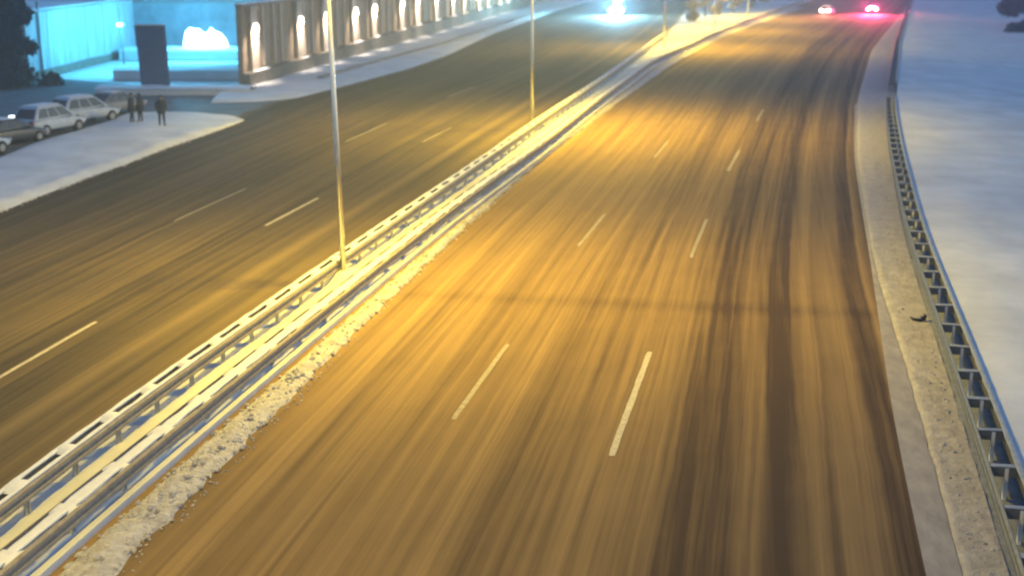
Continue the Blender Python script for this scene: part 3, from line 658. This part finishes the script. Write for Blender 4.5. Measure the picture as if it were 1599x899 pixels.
# ================================================================ people
def person(loc, face, label, stride=.12, lean=0.0, h=1.76, arm=0.0):
    g = empty('person', (loc[0], loc[1], .14), face); tag(g, label, 'person', None)
    k = h / 1.76; me = bpy.data.meshes.new('body'); V = []; E = []; Rr = []
    def v(x, y, z, r): V.append((x * k, y * k, z * k)); Rr.append(r * k); return len(V) - 1
    def ch(a, *pts):
        for p in pts: b = v(*p); E.append((a, b)); a = b
        return a
    pel = v(0, 0, .95, .16); waist = ch(pel, (0, 0, 1.10, .155), (lean * .3, 0, 1.28, .175), (lean * .5, 0, 1.43, .13))
    ch(waist, (lean * .6, 0, 1.50, .062), (lean * .7 + .01, 0, 1.56, .07), (lean * .75 + .02, 0, 1.645, .105), (lean * .75 + .01, 0, 1.71, .085))
    for s in (-1, 1):
        ch(pel, (.0, .10 * s, .90, .11), (s * stride * .5 + .03, .11 * s, .50, .075), (s * stride, .11 * s, .10, .052), (s * stride + .07, .125 * s, .05, .05), (s * stride + .17, .14 * s, .035, .038))
        ch(waist, (lean * .5, .17 * s, 1.42, .085), (-.04 + lean * .2, .27 * s, 1.17, .062), (.06 + arm, .25 * s, 1.0, .052), (.12 + arm, .19 * s, .97, .05))
    me.from_pydata(V, E, []); me.materials.append(trouser); o = bpy.data.objects.new('body', me); C.objects.link(o); o.parent = g
    md = o.modifiers.new('skin', 'SKIN'); 
    if not me.skin_vertices: me.attributes
    sl = me.skin_vertices[0].data if me.skin_vertices else None
    if sl is None:
        bpy.context.view_layer.objects.active = o; bpy.ops.mesh.customdata_skin_add() ; sl = me.skin_vertices[0].data
    for i, r in enumerate(Rr): sl[i].radius = (r, r)
    sl[0].use_root = True
    sb = o.modifiers.new('sub', 'SUBSURF'); sb.levels = 2; sb.render_levels = 2
    # coat
    P = [(0, 0, .72), (0, 0, .95), (0, 0, 1.12), (lean * .3, 0, 1.3), (lean * .5, 0, 1.44), (lean * .55, 0, 1.5)]; Rx = [.20, .195, .18, .19, .15, .09]; Ry = [.25, .235, .22, .245, .23, .10]
    vs = []; n = 16
    for (x, y, z), a, b in zip(P, Rx, Ry):
        for q in range(n): w_ = 6.2832 * q / n; vs.append(((x + a * math.cos(w_) * (1 + .03 * math.sin(5 * w_))) * k, (y + b * math.sin(w_)) * k, z * k))
    fs = [(i * n + q, i * n + (q + 1) % n, (i + 1) * n + (q + 1) % n, (i + 1) * n + q) for i in range(5) for q in range(n)]
    mesh_obj('coat', vs, fs, cloth, g, True)
    for s in (-1, 1): m = MB(); m.tube([((lean * .5) * k, .18 * s * k, 1.42 * k), ((-.04 + lean * .2) * k, .285 * s * k, 1.17 * k), ((.06 + arm) * k, .26 * s * k, 1.0 * k), ((.13 + arm) * k, .19 * s * k, .965 * k)], [.095 * k, .08 * k, .07 * k, .06 * k], 10); m.build('sleeve', cloth, g, True)
    m = MB(); hx = (lean * .75 + .015) * k
    vs = [];   # face shell and hat
    bmf = bmesh.new(); bmesh.ops.create_icosphere(bmf, subdivisions=3, radius=1, matrix=Matrix.Translation((hx + .012, 0, 1.635 * k)) @ Matrix.Diagonal((.098 * k, .082 * k, .125 * k, 1)))
    for vv in bmf.verts:
        dx = vv.co.x - hx
        if dx > .07 * k and abs(vv.co.y) < .022 * k and abs(vv.co.z - 1.625 * k) < .025 * k: vv.co.x += .02 * k
    mf = bpy.data.meshes.new('face'); bmf.to_mesh(mf); bmf.free(); mf.materials.append(skinm)
    for p in mf.polygons: p.use_smooth = True
    fo = bpy.data.objects.new('face', mf); C.objects.link(fo); fo.parent = g
    for s in (-1, 1): m.box((hx + .10 * k, s * .032 * k, 1.645 * k), (.014, .024, .012))
    m.build('eyes', rubber, fo)
    m = MB(); m.tube([(hx - .005, 0, 1.66 * k), (hx - .008, 0, 1.71 * k), (hx - .01, 0, 1.765 * k), (hx - .01, 0, 1.79 * k)], [.108 * k, .108 * k, .075 * k, .02 * k], 16); m.build('knitted_hat', cloth, g, True)
    return g
person(at(207, 196), R(10), 'leftmost of three dark figures standing on the snow bank, facing the other two', .07, .05)
person(at(221, 195), R(170), 'middle dark figure, close against the leftmost one on the snow bank', .05, .02, 1.72, .05)
person(at(254, 201), R(-60), 'dark figure standing alone on the snow bank, right of the pair', .10, 0, 1.8)

# ================================================================ night air
hm = bpy.data.materials.new('haze_air'); hm.use_nodes = True; hn = hm.node_tree; hn.nodes.clear()
ho = hn.nodes.new('ShaderNodeOutputMaterial'); hv = hn.nodes.new('ShaderNodeVolumePrincipled'); hv.inputs['Density'].default_value = 0.0016; hv.inputs['Color'].default_value = (.72, .86, 1, 1); hv.inputs['Anisotropy'].default_value = .35
hn.links.new(hv.outputs[0], ho.inputs['Volume'])
m = MB(); m.box((0, 180, 12), (460, 480, 28)); m.build('haze', hm, kind='stuff')
# ================================================================ scrap and snow clods
x, y = at(1435, 505); g = empty('tyre_scrap', (x, y, .09)); tag(g, 'dark curved scrap of tyre lying on the right shoulder near the guard rail', 'debris')
m = MB(); m.tube([(-.22, .12, .06), (-.17, 0, .03), (0, -.06, .02), (.14, -.03, .04), (.2, .1, .1), (.19, .17, .13)], [.015, .04, .05, .055, .05, .02], 8); m.build('tread', rubber, g, True)
m = MB(); m.box((.1, -.02, .1), (.16, .06, .02), .3); m.build('torn_flap', rubber, g)
mb = MB(); base = bmesh.new(); bmesh.ops.create_icosphere(base, subdivisions=1, radius=1); bv = [v.co.copy() for v in base.verts]; bf = [tuple(v.index for v in f.verts) for f in base.faces]; base.free()
def clod(x, y, z, r):
    s = [r * random.uniform(.7, 1.3) for _ in range(3)]; mb.add([(x + v.x * s[0], y + v.y * s[1], z + v.z * s[2] * .7 + random.uniform(-.1, .1) * r) for v in bv], bf)
for _ in range(2600):
    y = 14 + 75 * random.random() ** 1.5; a = medR(y) + .3; b = windR(y) + .15; u = random.random() * 1.25; clod(a + (b - a) * u, y, max(.01, .03 + .10 * (1 - abs(2 * u - 1))), random.uniform(.02, .07) * (1 if u < 1 else .5))
for _ in range(380):
    y = 16 + 60 * random.random() ** 1.5; a = slushR(y) + .2; b = barR(y) - .1; u = random.random() ** .7; clod(a + (b - a) * u, y, .07, random.uniform(.015, .05))
for _ in range(700):
    y = 30 + 50 * random.random(); a = leftE(y); clod(a + random.uniform(-.2, .25), y, .03, random.uniform(.02, .06))
mb.build('snow_clods', lump, kind='stuff')
